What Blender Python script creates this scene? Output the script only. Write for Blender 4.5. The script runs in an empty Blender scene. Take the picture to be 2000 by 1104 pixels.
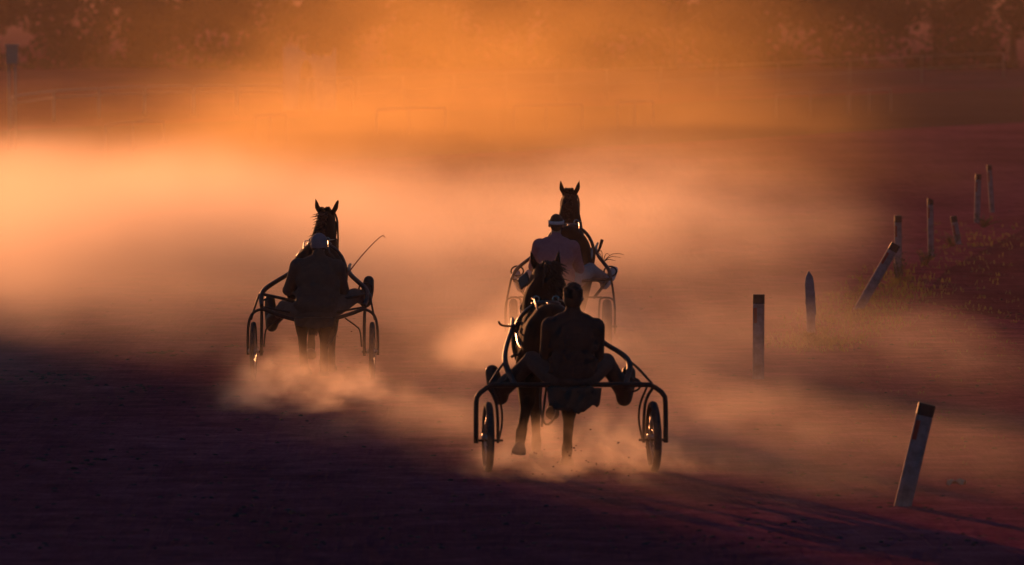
import bpy, bmesh, math, random
from math import radians as R, sin, cos, pi, atan, sqrt
from mathutils import Vector as V, Matrix, Quaternion

sc = bpy.context.scene
col = sc.collection
random.seed(7)

# ------------------------------------------------------------------ camera
F = 13889.0                 # focal length in pixels of the 2000 px wide photograph (250 mm on 36 mm)
CAM_H = 4.58
PITCH = atan(612.0 / F)
cam_d = bpy.data.cameras.new('camera'); cam = bpy.data.objects.new('camera', cam_d); col.objects.link(cam)
cam.location = (0, 0, CAM_H); cam.rotation_euler = (R(90) - PITCH, 0, 0)
cam_d.sensor_width = 36; cam_d.lens = 250; cam_d.clip_start = 0.5; cam_d.clip_end = 5000
cam_d.dof.use_dof = True; cam_d.dof.focus_distance = 78.0; cam_d.dof.aperture_fstop = 3.6
sc.camera = cam

# ------------------------------------------------------------------ light
SUN_EL, SUN_AZ = R(5.0), R(-17.0)          # azimuth from +Y, minus = to the left
w = bpy.data.worlds.new('World'); sc.world = w; w.use_nodes = True
wn = w.node_tree.nodes; wl = w.node_tree.links
sky = wn.new('ShaderNodeTexSky'); sky.sky_type = 'NISHITA'; sky.sun_disc = False
sky.sun_elevation = SUN_EL; sky.sun_rotation = SUN_AZ; sky.dust_density = 1.0; sky.air_density = 1.0; sky.ozone_density = 4.0
wl.new(sky.outputs[0], wn['Background'].inputs[0]); wn['Background'].inputs[1].default_value = 0.11
sl = bpy.data.lights.new('sun', 'SUN'); so = bpy.data.objects.new('sun', sl); col.objects.link(so)
sl.energy = 5.0; sl.angle = R(0.5); sl.color = (1.0, 0.36, 0.125)
sdir = V((sin(SUN_AZ) * cos(SUN_EL), cos(SUN_AZ) * cos(SUN_EL), sin(SUN_EL)))
so.rotation_euler = sdir.to_track_quat('Z', 'Y').to_euler(); so.location = (-40, 90, 60)
sc.view_settings.view_transform = 'Standard'; sc.view_settings.look = 'None'
sc.view_settings.exposure = -0.45; sc.view_settings.gamma = 1.0
sc.render.engine = 'CYCLES'
cy = sc.cycles
cy.use_denoising = True; cy.volume_bounces = 0; cy.max_bounces = 6; cy.transparent_max_bounces = 16
cy.volume_step_rate = 1.0; cy.volume_max_steps = 256
cy.use_adaptive_sampling = True; cy.adaptive_threshold = 0.02; cy.adaptive_min_samples = 24; cy.sample_clamp_indirect = 4.0

# ------------------------------------------------------------------ pixel -> world
def ray(px, py):
    f = V((0, cos(PITCH), -sin(PITCH))); u = V((0, sin(PITCH), cos(PITCH)))
    return f + V((1, 0, 0)) * ((px - 1000) / F) + u * ((552 - py) / F)
def at(px, py, z=0.0):
    r = ray(px, py); t = (z - CAM_H) / r.z
    return V((0, 0, CAM_H)) + r * t
def at_y(px, py, y):
    r = ray(px, py); return V((0, 0, CAM_H)) + r * (y / r.y)

# ------------------------------------------------------------------ materials
MATS = {}
def mat(name, c1, c2=None, scale=8.0, rough=0.7, metal=0.0, bump=0.0, spec=0.4, detail=6.0, sheen=0.0):
    if name in MATS: return MATS[name]
    m = bpy.data.materials.new(name); m.use_nodes = True
    n, l = m.node_tree.nodes, m.node_tree.links
    b = n['Principled BSDF']
    b.inputs['Roughness'].default_value = rough; b.inputs['Metallic'].default_value = metal
    b.inputs['Specular IOR Level'].default_value = spec
    if sheen: b.inputs['Sheen Weight'].default_value = sheen
    tc = n.new('ShaderNodeTexCoord'); no = n.new('ShaderNodeTexNoise')
    no.inputs['Scale'].default_value = scale; no.inputs['Detail'].default_value = detail
    no.inputs['Roughness'].default_value = 0.65
    l.new(tc.outputs['Object'], no.inputs['Vector'])
    rp = n.new('ShaderNodeValToRGB'); rp.color_ramp.elements[0].position = 0.32; rp.color_ramp.elements[1].position = 0.68
    rp.color_ramp.elements[0].color = (*c1, 1); rp.color_ramp.elements[1].color = (*(c2 or [x * 1.5 for x in c1]), 1)
    l.new(no.outputs[0], rp.inputs[0]); l.new(rp.outputs[0], b.inputs['Base Color'])
    if bump:
        bp = n.new('ShaderNodeBump'); bp.inputs['Strength'].default_value = bump; bp.inputs['Distance'].default_value = 0.02
        l.new(no.outputs[0], bp.inputs['Height']); l.new(bp.outputs[0], b.inputs['Normal'])
    MATS[name] = m; return m

def ground_mat(name, ca, cb, cc, bump=1.0):
    m = bpy.data.materials.new(name); m.use_nodes = True
    n, l = m.node_tree.nodes, m.node_tree.links
    b = n['Principled BSDF']; b.inputs['Roughness'].default_value = 1.0; b.inputs['Specular IOR Level'].default_value = 0.0
    tc = n.new('ShaderNodeTexCoord')
    def noise(scale, detail, rough=0.6, stretch=None):
        no = n.new('ShaderNodeTexNoise'); no.inputs['Scale'].default_value = scale
        no.inputs['Detail'].default_value = detail; no.inputs['Roughness'].default_value = rough
        if stretch:
            mp = n.new('ShaderNodeMapping'); mp.inputs['Scale'].default_value = stretch
            l.new(tc.outputs['Object'], mp.inputs[0]); l.new(mp.outputs[0], no.inputs['Vector'])
        else: l.new(tc.outputs['Object'], no.inputs['Vector'])
        return no
    big = noise(0.22, 5, 0.6, (1.0, 0.45, 1.0)); mid = noise(1.9, 8, 0.7); fine = noise(16.0, 6, 0.75)
    ruts = noise(1.0, 4, 0.6, (2.6, 0.12, 1.0))
    r1 = n.new('ShaderNodeValToRGB'); e = r1.color_ramp.elements
    e[0].position = 0.38; e[0].color = (*ca, 1); e[1].position = 0.62; e[1].color = (*cc, 1)
    k = r1.color_ramp.elements.new(0.5); k.color = (*cb, 1)
    def mth(op, a, bb):
        q = n.new('ShaderNodeMath'); q.operation = op
        for i, x in enumerate((a, bb)):
            if isinstance(x, (int, float)): q.inputs[i].default_value = x
            else: l.new(x, q.inputs[i])
        return q.outputs[0]
    mix = mth('ADD', mth('MULTIPLY', big.outputs[0], 0.3), mth('ADD', mth('MULTIPLY', mid.outputs[0], 0.4), mth('MULTIPLY', fine.outputs[0], 0.3)))
    l.new(mix, r1.inputs[0]); l.new(r1.outputs[0], b.inputs['Base Color'])
    hh = mth('ADD', mth('MULTIPLY', mid.outputs[0], 0.10), mth('ADD', mth('MULTIPLY', fine.outputs[0], 0.035), mth('MULTIPLY', ruts.outputs[0], 0.14)))
    bp = n.new('ShaderNodeBump'); bp.inputs['Strength'].default_value = bump; bp.inputs['Distance'].default_value = 1.0
    l.new(hh, bp.inputs['Height']); l.new(bp.outputs[0], b.inputs['Normal'])
    return m

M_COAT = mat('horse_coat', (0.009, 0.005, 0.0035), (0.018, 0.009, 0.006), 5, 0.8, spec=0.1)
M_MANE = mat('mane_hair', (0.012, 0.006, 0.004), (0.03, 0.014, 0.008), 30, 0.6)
M_HOOF = mat('hoof', (0.05, 0.035, 0.025), None, 20, 0.7)
M_STRAP = mat('harness_leather', (0.015, 0.01, 0.008), None, 40, 0.35, spec=0.6)
M_BUCKLE = mat('buckle_metal', (0.55, 0.5, 0.42), (0.75, 0.7, 0.6), 20, 0.18, 1.0)
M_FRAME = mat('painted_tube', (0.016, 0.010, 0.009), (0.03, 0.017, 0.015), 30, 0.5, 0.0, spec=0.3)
M_TYRE = mat('rubber', (0.03, 0.024, 0.022), (0.07, 0.05, 0.045), 25, 0.85)
M_RIM = mat('wheel_alloy', (0.4, 0.37, 0.34), (0.55, 0.5, 0.45), 30, 0.3, 1.0)
M_SKIN = mat('skin', (0.38, 0.2, 0.13), (0.45, 0.25, 0.17), 12, 0.55)
M_HAIR = mat('dark_hair', (0.014, 0.009, 0.006), None, 60, 0.6)
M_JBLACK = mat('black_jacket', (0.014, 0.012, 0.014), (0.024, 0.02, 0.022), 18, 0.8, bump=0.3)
M_JBROWN = mat('brown_jacket', (0.07, 0.045, 0.04), (0.10, 0.065, 0.05), 18, 0.85, bump=0.3)
M_JPURP = mat('plum_shirt', (0.40, 0.13, 0.16), (0.50, 0.18, 0.21), 18, 0.85, bump=0.3)
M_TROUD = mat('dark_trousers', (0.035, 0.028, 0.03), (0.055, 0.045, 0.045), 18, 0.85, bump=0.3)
M_TROUG = mat('grey_trousers', (0.30, 0.25, 0.25), (0.40, 0.34, 0.33), 14, 0.85, bump=0.3)
M_TROUB = mat('brown_trousers', (0.10, 0.07, 0.06), (0.15, 0.1, 0.08), 14, 0.85, bump=0.3)
M_BOOT = mat('boot_leather', (0.02, 0.015, 0.013), None, 20, 0.5)
M_SHOEW = mat('white_shoe', (0.6, 0.56, 0.55), (0.7, 0.66, 0.64), 20, 0.7)
M_CAP = mat('grey_cap', (0.22, 0.17, 0.2), (0.28, 0.22, 0.25), 20, 0.85)
M_WHITE = mat('white_cloth', (0.6, 0.55, 0.55), (0.7, 0.64, 0.62), 20, 0.85)
M_SEAT = mat('seat_vinyl', (0.03, 0.022, 0.02), None, 20, 0.5)
M_CLOTH = mat('dusty_cloth', (0.05, 0.036, 0.03), (0.08, 0.055, 0.045), 14, 0.9, bump=0.4)
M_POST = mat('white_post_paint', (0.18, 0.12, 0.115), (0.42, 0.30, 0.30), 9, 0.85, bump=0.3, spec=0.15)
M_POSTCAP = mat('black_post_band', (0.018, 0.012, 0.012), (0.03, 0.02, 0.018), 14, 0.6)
M_REFL = mat('red_reflector', (0.32, 0.025, 0.015), (0.42, 0.04, 0.02), 40, 0.35)
M_WOOD = mat('weathered_wood', (0.2, 0.15, 0.15), (0.42, 0.34, 0.34), 9, 0.85, bump=0.5)
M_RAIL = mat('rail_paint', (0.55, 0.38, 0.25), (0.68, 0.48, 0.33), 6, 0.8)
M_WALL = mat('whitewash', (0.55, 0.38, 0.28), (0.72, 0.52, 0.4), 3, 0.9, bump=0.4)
M_LEAF = mat('dark_foliage', (0.03, 0.04, 0.012), (0.055, 0.065, 0.02), 0.8, 0.95, spec=0.0)
M_BARK = mat('bark', (0.09, 0.06, 0.04), (0.15, 0.1, 0.07), 6, 0.9, bump=0.5)
M_WEED = mat('dry_weed', (0.10, 0.095, 0.025), (0.22, 0.18, 0.055), 3, 0.8)
for m_ in (M_WEED,):
    n_, l_ = m_.node_tree.nodes, m_.node_tree.links
    tr_ = n_.new('ShaderNodeBsdfTranslucent'); mx_ = n_.new('ShaderNodeMixShader'); mx_.inputs[0].default_value = .55
    l_.new(next(x for x in n_ if x.type == 'VALTORGB').outputs[0], tr_.inputs[0])
    l_.new(n_['Principled BSDF'].outputs[0], mx_.inputs[1]); l_.new(tr_.outputs[0], mx_.inputs[2]); l_.new(mx_.outputs[0], n_['Material Output'].inputs[0])
M_WEEDG = mat('green_weed', (0.05, 0.07, 0.02), (0.10, 0.11, 0.03), 5, 0.75)
M_CLOD = mat('soil_clod', (0.05, 0.018, 0.018), (0.10, 0.04, 0.038), 14, 0.95)
M_PAPER = mat('paper', (0.42, 0.27, 0.18), (0.55, 0.37, 0.25), 10, 0.8)
M_WHIP = mat('whip_cane', (0.25, 0.06, 0.03), (0.3, 0.08, 0.04), 10, 0.4)

# ------------------------------------------------------------------ mesh builder
class MB:
    def __init__(s): s.v = []; s.f = []
    def add(s, vs, fs):
        b = len(s.v); s.v += [tuple(x) for x in vs]; s.f += [tuple(i + b for i in f) for f in fs]; return s
    def box(s, c, size, rot=None):
        hx, hy, hz = [x / 2 for x in size]; c = V(c); vs = []
        for x in (-hx, hx):
            for y in (-hy, hy):
                for z in (-hz, hz):
                    p = V((x, y, z)); p = rot @ p if rot else p; vs.append(c + p)
        return s.add(vs, [(0, 1, 3, 2), (4, 6, 7, 5), (0, 4, 5, 1), (2, 3, 7, 6), (0, 2, 6, 4), (1, 5, 7, 3)])
    def ell(s, c, r, rot=None, nu=16, nv=10):
        c = V(c); vs = []; fs = []
        r = (r, r, r) if isinstance(r, (int, float)) else r
        for j in range(1, nv):
            t = pi * j / nv
            for i in range(nu):
                a = 2 * pi * i / nu
                p = V((r[0] * sin(t) * cos(a), r[1] * sin(t) * sin(a), r[2] * cos(t)))
                vs.append(c + (rot @ p if rot else p))
        top = len(vs); p = V((0, 0, r[2])); vs.append(c + (rot @ p if rot else p)); vs.append(c - (rot @ p if rot else p))
        for j in range(nv - 2):
            for i in range(nu):
                k = (i + 1) % nu
                fs.append((j * nu + i, (j + 1) * nu + i, (j + 1) * nu + k, j * nu + k))
        for i in range(nu):
            k = (i + 1) % nu
            fs.append((top, i, k)); fs.append((top + 1, (nv - 2) * nu + k, (nv - 2) * nu + i))
        return s.add(vs, fs)
    def tube(s, pts, rad, seg=10, flat=1.0, closed=False, smooth=0, flat_axis=None):
        pts = [V(p) for p in pts]
        rad = [rad] * len(pts) if isinstance(rad, (int, float)) else list(rad)
        for _ in range(smooth):
            np_, nr = [], []
            n = len(pts)
            if not closed: np_.append(pts[0]); nr.append(rad[0])
            for i in range(n if closed else n - 1):
                j = (i + 1) % n
                np_ += [pts[i] * .75 + pts[j] * .25, pts[i] * .25 + pts[j] * .75]
                nr += [rad[i] * .75 + rad[j] * .25, rad[i] * .25 + rad[j] * .75]
            if not closed: np_.append(pts[-1]); nr.append(rad[-1])
            pts, rad = np_, nr
        n = len(pts); vs = []; fs = []; up = None
        for i, p in enumerate(pts):
            if closed: t = pts[(i + 1) % n] - pts[i - 1]
            else: t = pts[min(i + 1, n - 1)] - pts[max(i - 1, 0)]
            if t.length < 1e-9: t = V((0, 0, 1))
            t.normalize()
            if up is None:
                up = V(flat_axis) if flat_axis else (V((0, 0, 1)) if abs(t.z) < .9 else V((0, 1, 0)))
            a = t.cross(up)
            if a.length < 1e-6: a = t.orthogonal()
            a.normalize(); up = a.cross(t).normalized()
            for k in range(seg):
                q = 2 * pi * k / seg
                vs.append(p + (a * cos(q) + up * sin(q) * flat) * rad[i])
        for i in range(n if closed else n - 1):
            j = (i + 1) % n
            for k in range(seg):
                m = (k + 1) % seg
                fs.append((i * seg + k, i * seg + m, j * seg + m, j * seg + k))
        if not closed:
            fs.append(tuple(range(seg - 1, -1, -1))); fs.append(tuple((n - 1) * seg + k for k in range(seg)))
        return s.add(vs, fs)
    def cap(s, pts, rad, seg=12):
        """tapered limb with rounded joints (for remeshing)"""
        s.tube(pts, rad, seg)
        for p, r in zip(pts, rad): s.ell(p, r, nu=12, nv=8)
        return s
    def ring(s, c, axis, r, rad, seg=8, n=40, ry=None, flat=1.0):
        axis = V(axis).normalized(); a = axis.orthogonal().normalized(); b = axis.cross(a)
        if abs(axis.x) > .9: a, b = V((0, 1, 0)), V((0, 0, 1))
        if abs(axis.y) > .9: a, b = V((1, 0, 0)), V((0, 0, 1))
        ry = ry or r
        return s.tube([V(c) + a * r * cos(2 * pi * i / n) + b * ry * sin(2 * pi * i / n) for i in range(n)], rad, seg, flat, closed=True, flat_axis=axis)
    def quad(s, a, b, c, d): return s.add([a, b, c, d], [(0, 1, 2, 3)])
    def build(s, name, m, parent=None, loc=(0, 0, 0), rz=0, remesh=0, smooth_it=0, shade=True, bevel=0):
        me = bpy.data.meshes.new(name); me.from_pydata(s.v, [], s.f); me.update()
        me.materials.append(m)
        if shade:
            for p in me.polygons: p.use_smooth = True
        o = bpy.data.objects.new(name, me); col.objects.link(o)
        o.location = loc; o.rotation_euler = (0, 0, rz); o.parent = parent
        if bevel:
            bv = o.modifiers.new('bevel', 'BEVEL'); bv.width = bevel; bv.segments = 2; bv.limit_method = 'ANGLE'
        if remesh:
            q = o.modifiers.new('remesh', 'REMESH'); q.mode = 'VOXEL'; q.voxel_size = remesh; q.use_smooth_shade = True
            if smooth_it:
                q = o.modifiers.new('smooth', 'SMOOTH'); q.factor = 0.5; q.iterations = smooth_it
        return o

def tag(o, label=None, cat=None, group=None, kind=None):
    if label: o['label'] = label
    if cat: o['category'] = cat
    if group: o['group'] = group
    if kind: o['kind'] = kind
    return o
def empty(name, loc, rz=0):
    o = bpy.data.objects.new(name, None); col.objects.link(o); o.location = loc; o.rotation_euler = (0, 0, rz)
    o.empty_display_size = 0.2; return o

# ------------------------------------------------------------------ ground, tracks
def sheet(name, pts, z, m, label):
    me = bpy.data.meshes.new(name); me.from_pydata([(p[0], p[1], z) for p in pts], [], [tuple(range(len(pts)))]); me.update()
    me.materials.append(m); o = bpy.data.objects.new(name, me); col.objects.link(o)
    return tag(o, label, 'ground', kind='structure')
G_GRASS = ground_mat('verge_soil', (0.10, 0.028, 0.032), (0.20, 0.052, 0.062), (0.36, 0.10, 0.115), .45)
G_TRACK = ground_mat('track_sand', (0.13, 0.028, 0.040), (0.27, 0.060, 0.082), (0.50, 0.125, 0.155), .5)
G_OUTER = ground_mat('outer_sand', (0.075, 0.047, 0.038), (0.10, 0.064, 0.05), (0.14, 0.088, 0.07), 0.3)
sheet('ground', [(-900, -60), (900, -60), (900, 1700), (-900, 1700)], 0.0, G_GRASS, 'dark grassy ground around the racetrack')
track_pts = [(-70, -40), (12, -40), (12, 60), (11, 84), (6.4, 93), (5.6, 98), (6.6, 108), (8.0, 118), (10.0, 132), (15, 152), (26, 178), (45, 196), (45, 225)]
far = [at(2000, 240), at(1800, 250), at(1400, 275), at(700, 312), at(0, 345)]
track_pts += [(p.x, p.y) for p in far] + [(-40, 135), (-70, 120)]
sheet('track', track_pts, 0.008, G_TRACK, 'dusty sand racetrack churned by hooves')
o1 = [at(0, 345), at(700, 312), at(1400, 275), at(1800, 250), at(2000, 240)]
o2 = [at(2000, 172), at(1500, 193), at(1250, 205), at(700, 221), at(560, 231), at(40, 254), at(-300, 268)]
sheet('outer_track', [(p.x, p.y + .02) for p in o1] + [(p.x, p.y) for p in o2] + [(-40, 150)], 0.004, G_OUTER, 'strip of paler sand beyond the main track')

# ------------------------------------------------------------------ people
def fingers(mb, wrist, d, side):
    """fist-like half closed hand: palm, four fingers and a thumb; d = pointing direction"""
    d = V(d).normalized(); up = V((0, 0, 1)); lat = d.cross(up).normalized() * side; nrm = lat.cross(d).normalized() * side
    dn = -V((0, 0, 1))
    w_ = V(wrist)
    rot = Matrix((lat, d, nrm)).transposed()
    mb.ell(w_ + d * .045, (.04, .055, .018), rot)
    for i, L in enumerate((.068, .076, .071, .056)):
        b = w_ + d * .085 + lat * (-.030 + .02 * i)
        p1 = b + d * L * .45; p2 = p1 + (d * .25 + dn * .8) * L * .45; p3 = p2 + (-d * .7 + dn * .4) * L * .4
        mb.cap([b - d * .02, p1, p2, p3], [.010, .0095, .009, .008], 8)
    t0 = w_ + d * .03 - lat * .03; t1 = t0 - lat * .02 + d * .03 + dn * .01; t2 = t1 + d * .032 + lat * .012 + dn * .012
    mb.cap([t0, t1, t2], [.013, .011, .009], 8)

def make_person(label, loc, yaw, P, mats, hat):
    r = empty('person', loc, yaw); tag(r, label, 'person', 'harness racing drivers on their carts')
    pel, che, nek, hd = V(P['pelvis']), V(P['chest']), V(P['neck']), V(P['head'])
    sh, el, ha, hp, kn, an, toe = (P[k] for k in ('sh', 'el', 'ha', 'hip', 'knee', 'ankle', 'toe'))
    hy = P.get('head_yaw', 0.0); hr = Matrix.Rotation(hy, 3, 'Z') @ Matrix.Rotation(P.get('head_nod', 0.0), 3, 'X')
    b = MB()
    b.ell(pel, (.15, .11, .13)); b.ell((pel + che) / 2, (.14, .10, .2)); b.ell(che, (.165, .11, .17))
    b.cap([che, nek, hd - V((0, 0, .04))], [.09, .058, .06])
    H = lambda x, y, z: hd + hr @ V((x, y, z))
    b.ell(hd + hr @ V((0, -.012, .025)), (.076, .095, .098), hr); b.ell(H(0, .03, -.045), (.058, .07, .075), hr)   # cranium, jaw
    b.cap([H(0, .088, .02), H(0, .108, -.018)], [.012, .017])                                                    # nose
    b.ell(H(0, .085, -.058), (.026, .014, .010), hr); b.ell(H(0, .075, -.09), (.025, .02, .018), hr)             # mouth, chin
    for s in (-1, 1):
        b.ell(H(s * .032, .078, .018), (.015, .011, .010), hr); b.ell(H(s * .034, .082, .036), (.022, .009, .007), hr)  # eye, brow
        b.ell(H(s * .083, -.01, -.005), (.012, .022, .034), hr)                                                  # ear
    for i in (0, 1):
        b.cap([V(sh[i]), V(el[i]), V(ha[i])], [.055, .042, .028])
        fingers(b, ha[i], V(ha[i]) - V(el[i]), (-1, 1)[i])
        b.cap([V(hp[i]), V(kn[i]), V(an[i])], [.088, .058, .04]); b.cap([V(an[i]), V(toe[i])], [.042, .035])
    b.build('body', M_SKIN, r, remesh=.009, smooth_it=2)
    # jacket or shirt
    j = MB(); bw = P.get('bulk', 1.0)
    j.ell(pel + V((0, 0, .05)), (.2 * bw, .15, .15)); j.ell((pel * .55 + che * .45), (.195 * bw, .145, .2)); j.ell(che, (.205 * bw, .145, .19))
    j.ell(che + (nek - che) * .55, (.15 * bw, .10, .09))
    j.cap([V(sh[0]) + V((.03, 0, -.02)), (V(sh[0]) + nek) * .5 - V((0, 0, .03)), nek - V((0, 0, .05)), (V(sh[1]) + nek) * .5 - V((0, 0, .03)), V(sh[1]) + V((-.03, 0, -.02))], [.085, .09, .09, .09, .085])
    j.cap([nek - V((0, 0, .05)), nek + V((0, 0, P.get('collar', .005)))], [.085, .07])
    for i in (0, 1):
        A, B, C = V(sh[i]), V(el[i]), V(ha[i])
        j.cap([A, A.lerp(B, .5), B, B.lerp(C, .55), B.lerp(C, .93)], [.086 * bw, .076, .066, .056, .044])
    for i in range(26):       # folds
        a = random.uniform(-pi * .1, pi * 1.1); t = random.random()
        c0 = pel.lerp(che, t) + V((cos(a) * .185 * bw, -.12 * abs(sin(a)), .03))
        j.ell(c0, (random.uniform(.02, .07), .022, random.uniform(.015, .05)), Matrix.Rotation(random.uniform(-.6, .6), 3, 'Y'))
    j.build('jacket' if mats[0] != M_JPURP else 'shirt', mats[0], r, remesh=.014, smooth_it=3)
    t = MB()
    t.ell(pel - V((0, -.03, .03)), (.19, .16, .11))
    for i in (0, 1):
        A, B, C = V(hp[i]), V(kn[i]), V(an[i])
        t.cap([A, A.lerp(B, .5), B, B.lerp(C, .5), B.lerp(C, .92)], [.125, .112, .088, .078, .066])
    for i in range(14):
        k = random.randint(0, 1); c0 = V(hp[k]).lerp(V(kn[k]), random.random()) if random.random() < .5 else V(kn[k]).lerp(V(an[k]), random.random())
        t.ell(c0 + V((random.uniform(-.06, .06), random.uniform(-.06, .06), random.uniform(-.05, .05))), (.04, .06, .03))
    t.build('trousers', mats[1], r, remesh=.014, smooth_it=2)
    for i in (0, 1):
        bt = MB(); A, T = V(an[i]), V(toe[i]); dd = (T - A).normalized()
        sole = (V(kn[i]) - A).normalized()
        heel = A - sole * .045 - dd * .05
        bk_ = P.get('boot', 1.0); bt.cap([A + sole * .14, A, heel], [.068 * bk_, .068 * bk_, .058 * bk_]); bt.cap([heel, A + dd * .09 - sole * .03, T], [.058 * bk_, .06 * bk_, .05 * bk_])
        bt.build('boot', mats[2], r, remesh=.011, smooth_it=1)
    if hat == 'hair':
        h = MB(); h.ell(H(0, -.022, .042), (.092, .104, .1), hr); h.ell(H(0, -.05, -.02), (.085, .06, .085), hr)
        for i in range(90):
            a = random.uniform(0, 2 * pi); t2 = random.uniform(0, 1.3)
            n_ = V((sin(t2) * cos(a), sin(t2) * sin(a) - .25, cos(t2)))
            p = H(0, -.022, .042) + hr @ V((n_.x * .08, n_.y * .09, n_.z * .09))
            h.cap([p, p + hr @ (n_ * .010 + V((random.uniform(-.008, .008), 0, .002)))], [.014, .006], 6)
        h.build('hair', M_HAIR, r, remesh=.007, smooth_it=1)
    elif hat == 'cap':
        h = MB(); h.ell(H(0, -.015, .045), (.094, .112, .096), hr); h.tube([H(0, .08, .04), H(0, .17, .02)], [.075, .06], 14, .12)
        h.ell(H(0, -.045, -.005), (.088, .07, .06), hr)
        h.build('cap', M_CAP, r, remesh=.01, smooth_it=2)
        hh = MB(); hh.ell(H(0, -.05, -.03), (.075, .045, .05), hr); hh.build('hair', M_HAIR, r)
    else:
        h = MB(); h.ell(H(0, -.018, .036), (.084, .1, .095), hr); h.ell(H(0, -.06, -.02), (.07, .045, .06), hr)
        h.build('hair', M_HAIR, r, remesh=.009, smooth_it=1)
        hb = MB()
        n = 36; rings = []
        for zz in (.012, .052):
            rings.append([H(.089 * cos(2 * pi * k / n), -.018 + .105 * sin(2 * pi * k / n), zz + .012 * sin(2 * pi * k / n)) for k in range(n)])
        hb.add(rings[0] + rings[1], [(k, (k + 1) % n, n + (k + 1) % n, n + k) for k in range(n)])
        o = hb.build('headband', M_WHITE, r); q = o.modifiers.new('thick', 'SOLIDIFY'); q.thickness = .006; q.offset = 1
    return r

# ------------------------------------------------------------------ horses
def make_horse(label, loc, yaw, P):
    r = empty('horse', loc, yaw); tag(r, label, 'horse', 'trotting horses pulling carts')
    b = MB()
    b.ell((0, .34, 1.17), (.27, .40, .31)); b.ell((0, .12, 1.05), (.21, .2, .27))
    for s in (-1, 1): b.ell((s * .13, .25, 1.12), (.15, .27, .29))
    b.ell((0, .82, 1.10), (.285, .52, .32)); b.ell((0, 1.28, 1.12), (.245, .34, .35)); b.ell((0, 1.12, 1.36), (.11, .36, .15))
    b.ell((0, .38, 1.38), (.17, .3, .12))
    poll = V(P['poll']); hy = P.get('head_yaw', 0.0); hp = P.get('head_pitch', R(52))
    base = V((0, 1.36, 1.25)); mid = base.lerp(poll, .5) + V((P.get('neck_bow', 0.0), -.03, .05))
    npts = [base, base.lerp(mid, .6), mid, mid.lerp(poll, .55), poll - V((0, .02, .05))]
    nk_ = P.get('neck_k', 1.0); nr = [.25, .205 * nk_, .17 * nk_, .145 * nk_, .125 * nk_]
    for i in range(len(npts) - 1):
        for k in range(4):
            t = k / 4; c = npts[i].lerp(npts[i + 1], t); q = nr[i] * (1 - t) + nr[i + 1] * t
            b.ell(c, (q * .78, q * 1.02, q * 1.05))
    b.ell(npts[-1], (nr[-1] * .8, nr[-1], nr[-1]))
    hr = Matrix.Rotation(hy, 3, 'Z') @ Matrix.Rotation(-hp, 3, 'X')
    hk_ = P.get('head_k', 1.0); H = lambda x, y, z: poll + hr @ V((x * hk_, y, z))
    b.ell(H(0, .02, 0), (.088 * hk_, .11, .095), hr); b.ell(H(0, .14, .0), (.098 * hk_, .14, .085), hr)
    for s in (-1, 1):
        b.ell(H(s * .05, .13, -.085), (.055, .13, .10), hr); b.ell(H(s * .088, .15, .022), (.022, .03, .024), hr)
        b.ell(H(s * .04, .52, -.02), (.022, .03, .025), hr)
    b.cap([H(0, .2, -.03), H(0, .36, -.03), H(0, .5, -.045), H(0, .54, -.055)], [.098, .075, .06, .055])
    ry = Matrix.Rotation(hy, 3, 'Z')
    for k, s in enumerate((-1, 1)):
        sp = P.get('ear_splay', .05); er = P.get('ear_turn', 0.0)
        e0 = poll + ry @ V((s * .066 * hk_, -.01, .06)); e3 = poll + ry @ V((s * (.068 * hk_ + sp), .015 + er * s, .225 + P.get('ear_len', 0)))
        e1 = e0.lerp(e3, .35) + ry @ V((s * .012, -.005, 0)); e2 = e0.lerp(e3, .7) + ry @ V((s * .006, 0, 0))
        b.cap([e0, e1, e2, e3], [.030, .033, .022, .006], 10)
    for pts, rd in ((P['hl'], 1), (P['hr'], 1)):
        st, hk, ft, hf = (V(p) for p in pts); s = -1 if st.x < 0 else 1
        b.cap([V((s * .15, .3, 1.0)), V((s * .155, .34, .95)), st, st.lerp(hk, .55), hk], [.17, .175, .135, .10, .072])
        b.ell(hk + V((0, -.035, .03)), (.035, .045, .05))
        b.cap([hk, hk.lerp(ft, .25), hk.lerp(ft, .75), ft, ft.lerp(hf, .8)], [.070, .053, .046, .055, .046])
    for pts in (P['fl'], P['fr']):
        eb, kn, ft, hf = (V(p) for p in pts); s = -1 if eb.x < 0 else 1
        b.cap([V((s * .15, 1.34, 1.0)), eb, eb.lerp(kn, .6), kn], [.13, .105, .075, .063])
        b.cap([kn, kn.lerp(ft, .3), kn.lerp(ft, .75), ft, ft.lerp(hf, .8)], [.06, .046, .043, .052, .044])
    b.build('body', M_COAT, r, remesh=.017, smooth_it=4)
    for pts in (P['hl'], P['hr'], P['fl'], P['fr']):
        ft, hf = V(pts[2]), V(pts[3]); d = (hf - ft).normalized(); h = MB()
        h.tube([ft.lerp(hf, .62), ft.lerp(hf, .8), hf, hf + d * .035], [.042, .052, .064, .066], 14); h.build('hoof', M_HOOF, r)
    # mane: many tapering locks along the crest and poll
    m = MB(); side = P.get('mane_side', -1); fl = P.get('mane_fly', 1.0)
    for i in range(P.get('mane_n', 170)):
        t = random.random(); k = t * (len(npts) - 1); i0 = min(int(k), len(npts) - 2); c = npts[i0].lerp(npts[i0 + 1], k - i0); q = nr[i0] * .9
        p0 = c + V((random.uniform(-.03, .03), -q * .55, q * .72))
        L = random.uniform(.10, .22) * P.get('mane_len', 1.0); sd = side * random.uniform(.1, 1) + random.uniform(-.35, .35)
        p1 = p0 + V((sd * .55 * L, -.3 * L, .25 * L * fl)); p2 = p1 + V((sd * .7 * L, -.25 * L, (-.35 + .3 * random.random()) * L * fl))
        m.tube([p0, p1, p2], [.011, .008, .0015], 5)
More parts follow.
